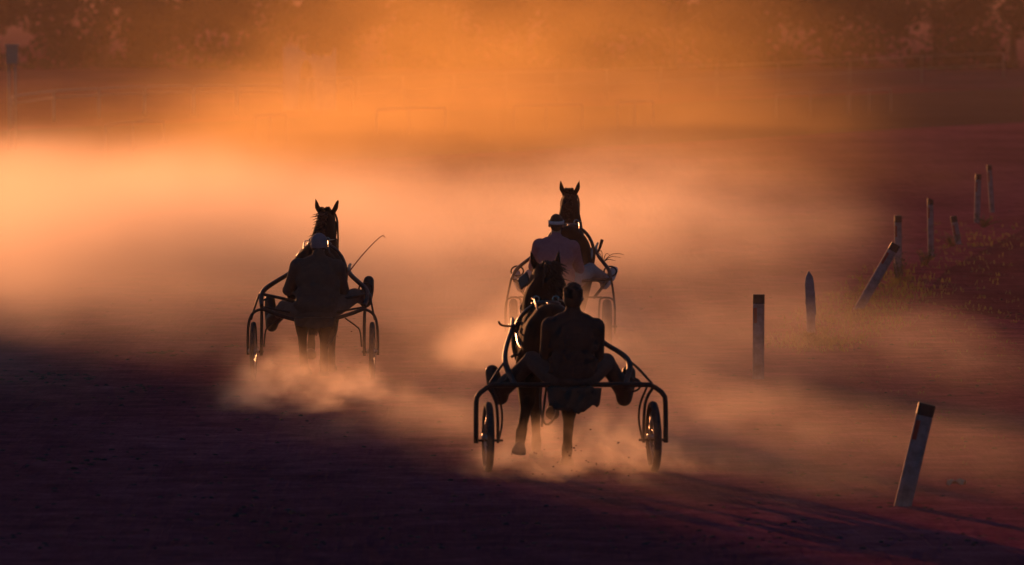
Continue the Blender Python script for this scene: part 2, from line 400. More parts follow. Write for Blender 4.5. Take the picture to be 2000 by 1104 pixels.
    for i in range(P.get('poll_n', 40)):
        p0 = poll + ry @ V((random.uniform(-.05, .05), random.uniform(-.06, .04), .085)); L = random.uniform(.03, .075)
        p1 = p0 + V((side * random.uniform(-.3, .8) * L, random.uniform(-.8, .2) * L, L * .55)); m.tube([p0, p1, p1 + V((side * .5 * L, -.3 * L, -.25 * L))], [.009, .007, .0015], 5)
    m.build('mane', M_MANE, r)
    tl = MB(); tp = P.get('tail', [(0, -.02, 1.2), (0, -.14, 1.0), (0, -.13, .75), (.02, -.08, .5)])
    tp = [V(p) for p in tp]
    tl.tube(tp[:3], [.04, .05, .035], 10, smooth=1)
    for i in range(90):
        o_ = V((random.uniform(-.05, .05), random.uniform(-.04, .04), 0)); e = random.uniform(.7, 1.1)
        tl.tube([tp[0] + o_ * .3, tp[1] + o_ * 1.1, tp[2] + o_ * 1.3, tp[2].lerp(tp[3], e) + o_ * random.uniform(.4, 1.6)], [.012, .012, .009, .002], 5, smooth=1)
    tl.build('tail', M_MANE, r)
    # harness
    g = MB(); g.ring((0, 1.02, 1.12), (0, 1, 0), .305, .02, 6, 40, .355, 1.6)
    g.build('girth', M_STRAP, r)
    g = MB(); g.ell((0, 1.02, 1.47), (.14, .09, .03)); g.build('saddle_pad', M_STRAP, r)
    g = MB(); g.ring((0, 1.45, 1.1), (0, 1, .25), .255, .016, 6, 36, .30); g.build('breast_strap', M_STRAP, r)
    for s in (-1, 1):
        tr = MB(); tr.ring((s * .09, 1.02, 1.51), (0, 1, .2), .028, .006, 6, 18); tr.build('terret', M_BUCKLE, r)
    bc = MB()
    bc.tube([(-.27, .95, 1.2), (-.285, .4, 1.1), (-.2, .02, 1.05), (0, -.06, 1.06), (.2, .02, 1.05), (.285, .4, 1.1), (.27, .95, 1.2)], .02, 6, .35, smooth=2)
    bc.tube([(0, 1.0, 1.49), (0, .5, 1.49), (0, .1, 1.4), (0, -.02, 1.25)], .016, 6, .5, smooth=1)
    bc.build('breeching_strap', M_STRAP, r)
    br = MB()
    br.tube([H(-.098, .13, -.08), H(-.105, .05, .0), H(-.07, .0, .088), H(0, -.01, .102), H(.07, .0, .088), H(.105, .05, .0), H(.098, .13, -.08)], .012, 6, .5, smooth=1)
    br.tube([H(-.1, .13, .05), H(0, .12, .095), H(.1, .13, .05)], .011, 6, .5, smooth=1)
    br.ring(H(0, .36, -.035), hr @ V((0, 1, 0)), .085, .011, 6, 24); 
    for s in (-1, 1): br.tube([H(s * .105, .05, 0), H(s * .09, .3, -.05), H(s * .07, .47, -.06)], .010, 6, .5)
    bo = br.build('bridle', M_STRAP, r)
    if P.get('blinkers', True):
        for s in (-1, 1):
            bk = MB(); c = H(s * .135, .10, .02)
            bk.box(c, (.022, .14, .125), hr @ Matrix.Rotation(s * -.35, 3, 'Z')); bk.build('blinker', M_STRAP, bo, shade=False, bevel=.015)
    for s in (-1, 1):
        q = MB(); q.ring(H(s * .072, .48, -.06), (1, 0, 0), .04, .005, 6, 20); q.build('bit_ring', M_BUCKLE, bo)
        rn = MB(); hz = P['hands']
        rn.tube([H(s * .075, .48, -.06), V((s * .16, 1.6, 1.5)), V((s * .10, 1.02, 1.51)), V((s * .15, .3, 1.52)), V(hz) + V((s * .13, 0, 0))], .009, 5, .5, smooth=2)
        rn.build('rein', M_STRAP, r)
    for pts in P.get('straps', []):
        q = MB(); q.tube(pts, .011, 6, .5, smooth=2); q.build('hanging_strap', M_STRAP, r)
    return r

# ------------------------------------------------------------------ carts
def add_wheel(root, x, Rw, yaw=0.0, tw=.026, disc=False, camber=0.0):
    w_ = MB(); w_.tube([(-.055, 0, 0), (.055, 0, 0)], .022, 12); w_.ell((-.05, 0, 0), (.012, .03, .03)); w_.ell((.05, 0, 0), (.012, .03, .03))
    for k in range(28):
        a = 2 * pi * k / 28; s = .04 if k % 2 else -.04
        w_.tube([(s, .024 * cos(a + .3), .024 * sin(a + .3)), (0, (Rw - .05) * cos(a), (Rw - .05) * sin(a))], .0022, 4)
    o = w_.build('wheel', M_RIM, root, loc=(x, 0, Rw)); o.rotation_euler = (0, camber, yaw)
    t = MB(); t.ring((0, 0, 0), (1, 0, 0), Rw - tw, tw, 12, 56); t.build('tyre', M_TYRE, o)
    t = MB(); t.ring((0, 0, 0), (1, 0, 0), Rw - .055, .014, 8, 56); t.build('rim', M_RIM, o)
    if disc:
        for s in (-1, 1):
            t = MB(); n = 40; rr = Rw - .06
            t.add([(s * .03, 0, 0)] + [(s * .012, rr * cos(2 * pi * k / n), rr * sin(2 * pi * k / n)) for k in range(n)], [(0, 1 + k, 1 + (k + 1) % n) for k in range(n)])
            q = t.build('wheel_disc', M_TYRE, o); z = q.modifiers.new('thick', 'SOLIDIFY'); z.thickness = .003
    return o

def cart_base(label, loc, yaw):
    r = empty('sulky_cart', loc, yaw); return tag(r, label, 'cart', 'two wheeled harness carts')
def tube_part(root, name, pts, rad, m=None, seg=10, smooth=0, flat=1.0):
    q = MB(); q.tube(pts, rad, seg, flat, smooth=smooth); return q.build(name, m or M_FRAME, root)
def seat(root, c, size, m=None):
    q = MB(); x, y, z = c
    q.box(c, size); o = q.build('seat', m or M_SEAT, root); bv = o.modifiers.new('bevel', 'BEVEL'); bv.width = .03; bv.segments = 3
    return o
def rag(root, name, top, width, drop, m, n=22, depth=.02, seed=1, wob=.3):
    rr = random.Random(seed); q = MB(); rows = 5
    for j in range(rows):
        for i in range(n + 1):
            u = i / n; d = drop * (.7 + .3 * sin(pi * u)) * (1 - wob * (.3 * (.5 + .5 * sin(13 * u + seed)) + .2 * (.5 + .5 * sin(31 * u)) + (.25 * rr.random() if j == rows - 1 else 0)))
            q.v.append((top[0] + (u - .5) * width * (1 - .12 * j / rows), top[1] + depth * sin(u * 23 + j), top[2] - d * j / (rows - 1)))
    for j in range(rows - 1):
        for i in range(n): a = j * (n + 1) + i; q.f.append((a, a + 1, a + n + 2, a + n + 1))
    o = q.build(name, m, root); s = o.modifiers.new('thick', 'SOLIDIFY'); s.thickness = .006
    return o
def stirrup(root, x, y, z):
    q = MB(); q.ring((x, y, z), (0, 1, .4), .075, .01, 6, 20, .06); q.build('stirrup', M_FRAME, root)

# ---------- front rig
FRONT = at(1115, 923); YF = R(3.2)
c = cart_base('dark tubular cart with square arched frame, nearest of the three carts', FRONT, YF)
tube_part(c, 'frame', [(-.865, 0, .27), (-.865, 0, .62), (-.855, 0, .71), (-.74, 0, .795), (-.66, 0, .80), (.66, 0, .80), (.74, 0, .795), (.855, 0, .71), (.865, 0, .62), (.865, 0, .27)], .023, smooth=1)
for s in (-1, 1):
    tube_part(c, 'fork_leg', [(s * .765, 0, .79), (s * .70, .015, .70), (s * .668, .02, .58), (s * .664, 0, .27)], .014, smooth=2)
    tube_part(c, 'fork_leg', [(s * .70, .01, .79), (s * .63, .06, .62), (s * .62, .05, .46), (s * .655, .02, .30)], .010, smooth=2)
    tube_part(c, 'axle', [(s * .885, 0, .295), (s * .62, 0, .295)], .012)
    kx = (.53, .46, .43, .415) if s < 0 else (.36, .25, .20, .19)
    tube_part(c, 'shaft', [(s * .50, .03, .79), (s * .535, .22, .86), (s * .575, .42, .96), (s * (.57 if s < 0 else .53), .62, 1.04), (s * kx[0], .95, 1.13), (s * kx[1], 1.35, 1.24), (s * kx[2], 1.8, 1.29), (s * kx[3], 2.1, 1.30)], [.024, .026, .03, .024, .023, .023, .021, .016], smooth=2)
    tube_part(c, 'brace', [(s * .58, .48, .98), (s * .64, .30, .93), (s * .74, .05, .81)], .012, smooth=2)
    tube_part(c, 'brace', [(s * .58, .46, .95), (s * .55, .2, .84), (s * .72, .05, .79)], .009, smooth=1)
    tube_part(c, 'seat_strut', [(s * .14, -.02, .75), (s * .2, .0, .79)], .016)
    stirrup(c, s * .61, .66, .76)
add_wheel(c, -.755, .325, R(2.0), .034, camber=R(.5)); add_wheel(c, .755, .325, R(3.5), .036, camber=R(-1))
tube_part(c, 'shaft_hook', [(-.42, 1.35, 1.27), (-.52, 1.40, 1.265), (-.57, 1.38, 1.28), (-.585, 1.36, 1.31)], .010, smooth=2)
tube_part(c, 'shaft_hook', [(-.42, .75, 1.02), (-.46, .8, 1.04), (-.5, .78, 1.01)], .012, smooth=1)
seat(c, (0, .02, .755), (.42, .36, .07))
rag(c, 'seat_cloth', (.02, -.16, .78), .50, .26, M_CLOTH, seed=3, wob=.4)
PF = dict(pelvis=(.02, .0, .89), chest=(.02, -.02, 1.22), neck=(.02, .03, 1.46), head=(.025, .05, 1.59), head_yaw=R(-8),
          sh=((-.185, .0, 1.335), (.225, .0, 1.325)), el=((-.215, .14, 1.08), (.25, .14, 1.06)), ha=((-.12, .42, 1.08), (.12, .42, 1.08)),
          hip=((-.09, .05, .86), (.12, .05, .86)), knee=((-.33, .42, 1.0), (.35, .42, .98)), ankle=((-.60, .68, .72), (.53, .68, .71)),
          toe=((-.68, .73, .88), (.58, .73, .87)), bulk=1.03, boot=1.3, collar=.03)
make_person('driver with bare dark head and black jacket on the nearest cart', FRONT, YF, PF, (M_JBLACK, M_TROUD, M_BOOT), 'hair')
HF = FRONT + Matrix.Rotation(YF, 3, 'Z') @ V((-.13, .50, 0))
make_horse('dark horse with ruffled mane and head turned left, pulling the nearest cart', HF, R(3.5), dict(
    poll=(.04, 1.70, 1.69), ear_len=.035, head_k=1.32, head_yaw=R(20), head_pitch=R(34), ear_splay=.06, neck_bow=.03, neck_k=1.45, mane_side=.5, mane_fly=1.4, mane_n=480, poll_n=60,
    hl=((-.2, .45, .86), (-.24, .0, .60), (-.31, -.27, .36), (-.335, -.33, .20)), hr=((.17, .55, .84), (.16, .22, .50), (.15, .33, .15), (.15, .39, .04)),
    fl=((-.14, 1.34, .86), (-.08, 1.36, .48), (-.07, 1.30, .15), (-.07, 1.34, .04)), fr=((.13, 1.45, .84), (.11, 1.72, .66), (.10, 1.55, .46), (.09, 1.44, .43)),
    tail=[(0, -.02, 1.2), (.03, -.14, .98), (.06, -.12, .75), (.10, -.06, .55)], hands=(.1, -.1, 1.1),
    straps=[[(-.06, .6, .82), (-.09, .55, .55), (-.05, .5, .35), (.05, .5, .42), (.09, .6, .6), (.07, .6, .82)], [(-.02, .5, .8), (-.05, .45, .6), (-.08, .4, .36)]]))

# ---------- left rig
LEFT = at(611, 744); YL = R(-2.2)
c = cart_base('curved frame cart with wheel guards, left of the three carts', LEFT, YL)
tube_part(c, 'frame', [(-.56, .02, .80), (-.42, .0, .745), (-.2, -.04, .68), (0, -.05, .655), (.2, -.04, .68), (.42, .0, .745), (.56, .02, .80)], .022, smooth=2)
for s in (-1, 1):
    tube_part(c, 'wheel_guard', [(s * .50, .02, .785), (s * .60, .0, .80), (s * .69, 0, .74), (s * .725, 0, .60), (s * .725, 0, .29)], .016, smooth=2)
    tube_part(c, 'fork_leg', [(s * .60, .3, .95), (s * .575, .08, .82), (s * .572, 0, .5), (s * .575, 0, .28)], .018, smooth=1)
    tube_part(c, 'fork_leg', [(s * .62, .3, .95), (s * .66, .1, .8), (s * .69, .03, .68)], .012, smooth=1)
    tube_part(c, 'axle', [(s * .74, 0, .325), (s * .55, 0, .325)], .012)
    tube_part(c, 'brace', [(s * .36, 0, .70), (s * .50, .01, .60), (s * .53, .0, .56), (s * .545, 0, .38)], .009, smooth=1)
    tube_part(c, 'brace', [(s * .25, .02, .76), (s * .45, .06, .80), (s * .57, .05, .82)], .012, smooth=1)
    tube_part(c, 'shaft', [(s * .575, .06, .83), (s * .60, .28, .93), (s * .575, .46, 1.0), (s * .47, .7, 1.07), (s * .35, 1.05, 1.14), (s * .30, 1.6, 1.19), (s * .29, 2.1, 1.21)], [.022, .028, .028, .026, .026, .022, .016], smooth=2)
    tube_part(c, 'cross_stay', [(s * .59, .33, .95), (s * .35, .18, .91), (s * .15, .08, .86)], .018)
    stirrup(c, s * .55, .68, .82 if s < 0 else 1.0)
add_wheel(c, -.663, .33, R(1.0), .027); add_wheel(c, .663, .33, R(1.6), .027)
seat(c, (.02, .02, .68), (.44, .36, .07))
rag(c, 'seat_cloth', (.04, -.17, .71), .46, .14, M_CLOTH, seed=5)
PL = dict(pelvis=(.03, .0, .80), chest=(.05, .05, 1.13), neck=(.06, .12, 1.385), head=(.06, .18, 1.50), head_nod=R(-12), head_yaw=R(-4), bulk=1.22, collar=.03,
          sh=((-.165, .08, 1.265), (.265, .08, 1.25)), el=((-.29, .20, 1.0), (.33, .24, 1.0)), ha=((-.12, .5, 1.02), (.27, .50, 1.10)),
          hip=((-.11, .05, .77), (.15, .05, .78)), knee=((-.34, .40, .80), (.44, .42, .93)), ankle=((-.49, .62, .65), (.54, .68, .90)),
          toe=((-.53, .71, .87), (.58, .77, 1.08)), boot=1.2)
make_person('driver in grey cap and brown jacket, hunched on the left cart with a whip', LEFT, YL, PL, (M_JBROWN, M_TROUB, M_BOOT), 'cap')
rotL = Matrix.Rotation(YL, 3, 'Z')
q = MB(); h0 = LEFT + rotL @ V((.30, .56, 1.10)); tip = at_y(746, 458, LEFT.y + 1.1); m1 = h0.lerp(tip, .5) + V((0, 0, .03))
q.tube([h0 - (tip - h0) * .12, h0, m1, tip, at_y(752, 464, LEFT.y + 1.12)], [.011, .009, .006, .004, .0045], 6, smooth=2)
tag(q.build('whip', M_WHIP), 'thin reddish whip with hooked tip held up by the left driver', 'whip')
HL = LEFT + rotL @ V((-.03, .50, 0))
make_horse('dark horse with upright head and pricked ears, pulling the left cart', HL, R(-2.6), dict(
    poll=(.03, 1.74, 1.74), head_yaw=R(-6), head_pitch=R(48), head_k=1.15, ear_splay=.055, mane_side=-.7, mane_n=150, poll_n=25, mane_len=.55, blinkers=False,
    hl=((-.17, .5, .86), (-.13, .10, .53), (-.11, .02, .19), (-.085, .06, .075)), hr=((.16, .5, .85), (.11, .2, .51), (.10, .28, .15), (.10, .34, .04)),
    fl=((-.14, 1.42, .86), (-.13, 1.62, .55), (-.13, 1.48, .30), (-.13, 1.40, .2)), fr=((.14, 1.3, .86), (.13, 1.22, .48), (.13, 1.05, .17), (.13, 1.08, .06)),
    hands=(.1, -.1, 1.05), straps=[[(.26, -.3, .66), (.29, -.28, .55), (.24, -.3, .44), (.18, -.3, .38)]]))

# ---------- rear rig
REAR = at(1094, 690); YR = R(-4.0)
c = cart_base('cart with solid wheel discs and high crossbar, farthest of the three carts', REAR, YR)
tube_part(c, 'frame', [(-.57, .2, .86), (-.3, .12, .86), (0, .1, .84), (.3, .12, .86), (.60, .2, .88)], .020, smooth=1)
for s in (-1, 1):
    tube_part(c, 'fork_leg', [(s * .60, .2, .88), (s * .64, .08, .66), (s * .655, 0, .5), (s * .655, 0, .24)], .014, smooth=1)
    tube_part(c, 'wheel_guard', [(s * .655, 0, .36), (s * .655, 0, .60), (s * .62, 0, .66), (s * .50, 0, .67), (s * .465, 0, .62), (s * .46, 0, .24)], .012, smooth=1)
    tube_part(c, 'axle', [(s * .68, 0, .32), (s * .44, 0, .32)], .012)
    tube_part(c, 'brace', [(s * .56, .2, .87), (s * .48, .1, .76), (s * .40, .02, .66)], .018)
    tube_part(c, 'brace', [(s * .50, 0, .67), (s * .3, .0, .67), (s * .18, 0, .72)], .012)
    tube_part(c, 'shaft', [(s * .59, .2, .88), (s * .57, .42, .97), (s * .48, .7, 1.05), (s * .38, 1.1, 1.13), (s * .33, 1.6, 1.2), (s * .32, 2.2, 1.23)], [.02, .023, .022, .02, .018, .014], smooth=2)
    stirrup(c, s * .56, .68, .95)
add_wheel(c, -.56, .325, R(4.5), .05, True); add_wheel(c, .56, .325, R(6.0), .05, True)
tube_part(c, 'shaft_hook', [(.37, 1.20, 1.14), (.40, 1.24, 1.2), (.43, 1.26, 1.31)], [.012, .016, .02], smooth=1)
seat(c, (-.03, .02, .70), (.42, .36, .07))
PR = dict(pelvis=(-.04, .0, .81), chest=(-.05, -.04, 1.15), neck=(-.05, -.01, 1.39), head=(-.05, .02, 1.535), head_yaw=R(6), bulk=1.10,
          sh=((-.245, .0, 1.28), (.145, .0, 1.26)), el=((-.33, .14, 1.03), (.22, .16, 1.0)), ha=((-.14, .45, 1.02), (.10, .45, 1.02)),
          hip=((-.15, .05, .78), (.07, .05, .80)), knee=((-.38, .42, .90), (.34, .40, .98)), ankle=((-.52, .72, .80), (.50, .70, .84)),
          toe=((-.58, .80, .92), (.60, .78, .96)))
make_person('driver in plum shirt and white headband, seated on the farthest cart', REAR, YR, PR, (M_JPURP, M_TROUG, M_SHOEW), 'band')
HR_ = REAR + Matrix.Rotation(YR, 3, 'Z') @ V((.06, .50, 0))
make_horse('dark horse with bridle and raised head, ahead of the plum shirted driver', HR_, R(-1.2), dict(
    poll=(.0, 1.74, 1.78), head_yaw=R(-9), head_pitch=R(58), head_k=1.08, ear_splay=.045, mane_side=-.4, mane_n=120, poll_n=60, mane_len=.5, blinkers=False,
    hl=((-.17, .5, .86), (-.14, .14, .52), (-.13, .16, .17), (-.13, .22, .05)), hr=((.17, .42, .86), (.15, .05, .54), (.14, -.08, .24), (.14, -.05, .12)),
    fl=((-.14, 1.3, .86), (-.13, 1.2, .48), (-.13, 1.05, .17), (-.13, 1.08, .06)), fr=((.14, 1.42, .86), (.13, 1.62, .55), (.13, 1.48, .3), (.13, 1.4, .2)),
    hands=(-.05, -.1, 1.05), straps=[]))
# twiggy straw caught on the shaft of the rear cart
q = MB(); t0 = REAR + Matrix.Rotation(YR, 3, 'Z') @ V((.47, .75, 1.06))
for dx, dz in ((-.03, .14), (.06, .1), (.17, .06), (.2, .1), (.12, .02), (-.07, .11)):
    q.tube([t0, t0 + V((dx * .5, 0, dz * .8 + .02)), t0 + V((dx, .02, dz)), t0 + V((dx * 1.25, .02, dz * .85))], [.005, .004, .0035, .002], 5, smooth=1)
tag(q.build('twig', M_MANE), 'wiry dry twigs caught on the right shaft of the farthest cart', 'twig')

# ------------------------------------------------------------------ marker posts
def marker_post(base_px, top_px, width, label, kind='marker'):
    b = at(*base_px); y = b.y
    t = at_y(top_px[0], top_px[1], y); ax = (t - b); L = ax.length; ax.normalize()
    rot = ax.to_track_quat('Z', 'Y').to_matrix()
    ang = math.atan2(t.x - b.x, t.z - b.z)
    r = empty('marker_post', b); r.rotation_euler = (0, ang, 0); tag(r, label, 'post', 'marker posts along the inside of the track')
    d = .09
    hband = .105
    q = MB(); prof = [(-width / 2, -d * .3), (-width * .3, -d / 2), (width * .3, -d / 2), (width / 2, -d * .3), (width / 2, d * .4), (-width / 2, d * .4)]
    def prism(z0, z1, grow=0.0, cut=0.0):
        m_ = MB(); n = len(prof); k = 1 + grow
        m_.add([(x * k, y_ * k, z0) for x, y_ in prof] + [(x * k, y_ * k, z1 - cut * max(0, x / width + .1)) for x, y_ in prof],
               [tuple(range(n - 1, -1, -1)), tuple(range(n, 2 * n))] + [(i, (i + 1) % n, n + (i + 1) % n, n + i) for i in range(n)])
        return m_
    prism(-.25, L - hband).build('shaft', M_POST, r, shade=False, bevel=.004)
    prism(L - hband, L, .012, cut=.05 if kind == 'chipped' else 0).build('cap', M_POSTCAP, r, shade=False, bevel=.004)
    q = MB(); q.box((-width * .30, -d * .47, L - hband - .13), (width * .28, .012, .17)); q.build('reflector', M_REFL, r, shade=False, bevel=.003)
    return r
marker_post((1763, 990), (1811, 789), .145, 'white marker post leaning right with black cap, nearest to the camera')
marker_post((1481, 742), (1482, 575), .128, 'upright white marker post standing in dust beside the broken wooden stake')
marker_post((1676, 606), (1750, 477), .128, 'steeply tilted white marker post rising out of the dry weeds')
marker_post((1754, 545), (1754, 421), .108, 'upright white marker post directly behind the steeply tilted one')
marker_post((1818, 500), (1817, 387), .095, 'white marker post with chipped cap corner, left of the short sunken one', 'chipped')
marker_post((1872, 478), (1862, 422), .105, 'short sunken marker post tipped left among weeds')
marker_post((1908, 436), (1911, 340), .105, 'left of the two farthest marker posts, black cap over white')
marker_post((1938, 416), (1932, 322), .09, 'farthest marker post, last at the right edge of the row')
# broken stake
b = at(1584, 652); r = empty('wooden_stake', b); tag(r, 'weathered wooden stake with split pointed top and no cap', 'post')
q = MB(); zs = [-.2, .2, .45, .62, .72, .79]; ws = [(-.05, .05), (-.055, .055), (-.063, .058), (-.068, .05), (-.055, .035), (-.02, -.01)]
for z_, (a_, b_) in zip(zs, ws):
    q.v += [(a_ - .02 * (z_ > .1) * z_, -.035, z_), (b_ - .02 * z_, -.035, z_), (b_ - .02 * z_, .035, z_), (a_ - .02 * z_, .035, z_)]
for i in range(len(zs) - 1):
    for k in range(4): q.f.append((i * 4 + k, i * 4 + (k + 1) % 4, (i + 1) * 4 + (k + 1) % 4, (i + 1) * 4 + k))
q.f += [(3, 2, 1, 0), tuple(range(20, 24))]
q.build('plank', M_WOOD, r, shade=False)
q = MB(); q.box((-.055, -.045, .50), (.03, .015, .26), Matrix.Rotation(.06, 3, 'Y')); q.box((.03, -.04, .38), (.05, .012, .3), Matrix.Rotation(-.05, 3, 'Y'))
q.build('splinter', M_WOOD, r, shade=False)

# ------------------------------------------------------------------ weeds, grass, clods, scrap
def weed_plant(px, py, h, n, spread, label, m):
    p = at(px, py); q = MB(); rr = random.Random(int(px * 7 + py))
    for i in range(n):
        a = rr.uniform(0, 2 * pi); l = h * rr.uniform(.5, 1.0); d = V((cos(a), sin(a), 0)) * spread * rr.uniform(.2, 1)
        b0 = V((rr.uniform(-.05, .05), rr.uniform(-.05, .05), 0)); m0 = b0 + d * .5 + V((0, 0, l * .6)); e = b0 + d + V((0, 0, l))
        q.tube([b0, m0, e], [.005, .004, .0015], 5)
        for k in range(7):
            t = rr.uniform(.25, 1); c = b0.lerp(m0, t * 2) if t < .5 else m0.lerp(e, t * 2 - 1)
            a2 = rr.uniform(0, 2 * pi); u = V((cos(a2), sin(a2), rr.uniform(-.1, .6))) * rr.uniform(.03, .07); s_ = V((-sin(a2), cos(a2), .1)) * .014
            q.add([c, c + u * .5 + s_, c + u, c + u * .5 - s_], [(0, 1, 2, 3)])
    o = q.build('weed', m, loc=p); tag(o, label, 'weed', 'weeds growing among the marker posts')
weed_plant(1755, 548, .42, 14, .14, 'leafy weed growing against the steeply tilted post', M_WEEDG)
weed_plant(1805, 520, .30, 18, .25, 'low bushy weed below the chipped post', M_WEEDG)
weed_plant(1858, 482, .24, 14, .25, 'small dark weed at the foot of the short sunken post', M_WEEDG)
weed_plant(1922, 445, .26, 16, .35, 'weed tuft below the two farthest posts', M_WEEDG)
weed_plant(1585, 672, .14, 16, .26, 'low yellowish weed at the foot of the broken stake', M_WEED)
q = MB(); rr = random.Random(11)
def tuft_zone(n, cx, cy, sx, sy, h):
    for i in range(n):
        p = at(rr.gauss(cx, sx), min(1090, max(430, rr.gauss(cy, sy))), 0)
        if p.x < 2.2 + max(0, (p.y - 80)) * .11: continue
        for k in range(rr.randint(3, 6)):
            a = rr.uniform(0, 2 * pi); l = h * rr.uniform(.4, 1.2); d = V((cos(a), sin(a), 0))
            b0 = p + V((rr.uniform(-.08, .08), rr.uniform(-.25, .25), 0)); s_ = V((-d.y, d.x, 0)) * rr.uniform(.004, .009)
            q.add([b0 - s_, b0 + s_, b0 + d * l * .2 + V((0, 0, l * .7)) + s_ * .6, b0 + d * l * .5 + V((0, 0, l))], [(0, 1, 2, 3)])
tuft_zone(420, 1660, 615, 65, 24, .07); tuft_zone(230, 1740, 565, 45, 22, .08); tuft_zone(300, 1600, 668, 40, 10, .06)
tuft_zone(90, 1860, 590, 90, 50, .05); tuft_zone(60, 1850, 720, 140, 90, .04); tuft_zone(90, 1900, 480, 60, 25, .08)
tag(q.build('grass', M_WEED, shade=False), 'sparse dry grass and weeds on the verge around the marker posts', 'grass', kind='stuff')
q = MB(); rr = random.Random(5)
def clod(p, s):
    b0 = len(q.v); q.ell(p + V((0, 0, s * .25)), (s * rr.uniform(.7, 1.5), s * rr.uniform(.7, 1.4), s * rr.uniform(.35, .7)), Matrix.Rotation(rr.uniform(0, 3), 3, 'Z'), 6, 4)
    for i in range(b0, len(q.v)):
        x = V(q.v[i]); q.v[i] = tuple(x + V((rr.uniform(-.2, .2), rr.uniform(-.2, .2), rr.uniform(-.15, .15))) * s)
for i in range(3800):
    y = 56 + 80 * rr.random() ** 1.6; x = rr.uniform(-.078, .078) * y
    clod(V((x, y, 0)), rr.choice((.007, .009, .011, .014, .02, .026)))
for cx, cy, n, sx, sy in ((110, 740, 60, 40, 6), (320, 690, 30, 25, 3), (470, 678, 25, 25, 2), (260, 760, 30, 40, 5), (150, 900, 30, 70, 12), (560, 1010, 40, 120, 20)):
    for i in range(n): clod(at(rr.gauss(cx, sx), rr.gauss(cy, sy)), rr.uniform(.012, .035))
for B_, n_ in ((FRONT, 70), (LEFT, 60), (REAR, 30)):
    for i in range(n_):
        clod(B_ + V((rr.gauss(0, .45), rr.uniform(-1.6, 1.2), abs(rr.gauss(0, .22)))), rr.uniform(.004, .011))
tag(q.build('soil_clods', M_CLOD, shade=False), 'loose clods of soil thrown over the sand track', 'soil', kind='stuff')
p = at(1868, 953); r_ = random.Random(4); q = MB(); n = 7
for j in range(n):
    for i in range(n):
        u, v_ = i / (n - 1) - .5, j / (n - 1) - .5
        q.v.append((u * .17 + .02 * v_, v_ * .12, .015 + .05 * abs(sin(u * 5 + v_ * 3)) + r_.uniform(0, .02)))
for j in range(n - 1):
    for i in range(n - 1): a = j * n + i; q.f.append((a, a + 1, a + n + 1, a + n))
o = q.build('paper_scrap', M_PAPER, loc=p, shade=False); s = o.modifiers.new('thick', 'SOLIDIFY'); s.thickness = .002
tag(o, 'crumpled pale scrap of paper lying right of the nearest marker post', 'litter')

# ------------------------------------------------------------------ rails and fences beyond the track
def fence_panel(pa, pb, h, label, name='barrier_panel', mid=.78, group='pale barrier panels of the outer fence', legs=True):
    A, B = V(pa), V(pb); d = B - A; L = d.length; ang = math.atan2(d.y, d.x)
    r = empty(name, A, ang); tag(r, label, 'fence', group)
    q = MB(); q.tube([(.03, 0, 0), (.03, 0, h - .12), (.05, 0, h - .03), (.14, 0, h), (L - .14, 0, h), (L - .05, 0, h - .03), (L - .03, 0, h - .12), (L - .03, 0, 0)], .03, 8, smooth=1); q.build('panel_frame', M_RAIL, r)
    q = MB(); q.tube([(.03, 0, h * mid), (L - .03, 0, h * mid)], .022, 8); q.build('middle_rail', M_RAIL, r)
    return r
fx = [(22, 252), (105, 238), (193, 232), (282, 228), (378, 226), (462, 225), (556, 224)]
for i in range(6):
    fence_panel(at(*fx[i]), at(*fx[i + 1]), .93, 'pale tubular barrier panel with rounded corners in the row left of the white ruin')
def post_rail_fence(pts, h, name, label, rails=(1.0,), rad=.012, bend=True, cat='fence'):
    r = empty(name, pts[0]); tag(r, label, cat); o = V(pts[0])
    for z in rails:
        q = MB(); q.tube([V(p) - o + V((0, 0, h * z)) for p in pts], rad * .8, 8); q.build('rail', M_RAIL, r)
    for p in pts:
        q = MB(); q.tube([V(p) - o, V(p) - o + V((0, 0, h))], rad, 8); q.build('post', M_RAIL, r)
    return r
# gate with diagonal brace
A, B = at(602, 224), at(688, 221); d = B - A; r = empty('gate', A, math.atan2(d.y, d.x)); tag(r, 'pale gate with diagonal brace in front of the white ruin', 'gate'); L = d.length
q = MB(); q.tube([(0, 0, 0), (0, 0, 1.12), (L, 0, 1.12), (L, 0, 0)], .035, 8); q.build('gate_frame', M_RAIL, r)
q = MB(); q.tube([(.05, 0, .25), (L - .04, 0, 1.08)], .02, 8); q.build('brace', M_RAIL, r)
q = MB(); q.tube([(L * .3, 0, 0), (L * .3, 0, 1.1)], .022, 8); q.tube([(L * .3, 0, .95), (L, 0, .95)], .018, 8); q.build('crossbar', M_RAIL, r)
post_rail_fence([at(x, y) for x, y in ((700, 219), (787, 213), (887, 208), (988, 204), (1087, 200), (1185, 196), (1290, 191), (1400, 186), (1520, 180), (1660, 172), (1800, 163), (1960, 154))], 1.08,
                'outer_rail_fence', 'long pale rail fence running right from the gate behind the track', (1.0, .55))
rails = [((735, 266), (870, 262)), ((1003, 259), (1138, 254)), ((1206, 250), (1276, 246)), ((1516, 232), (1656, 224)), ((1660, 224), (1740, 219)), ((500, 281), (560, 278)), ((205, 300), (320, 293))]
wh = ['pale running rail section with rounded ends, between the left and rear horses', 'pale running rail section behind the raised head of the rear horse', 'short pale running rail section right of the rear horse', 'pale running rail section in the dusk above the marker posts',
      'short running rail section at the dark right end of the rail', 'narrow running rail section below the gate', 'running rail section nearest to the tall box topped post']
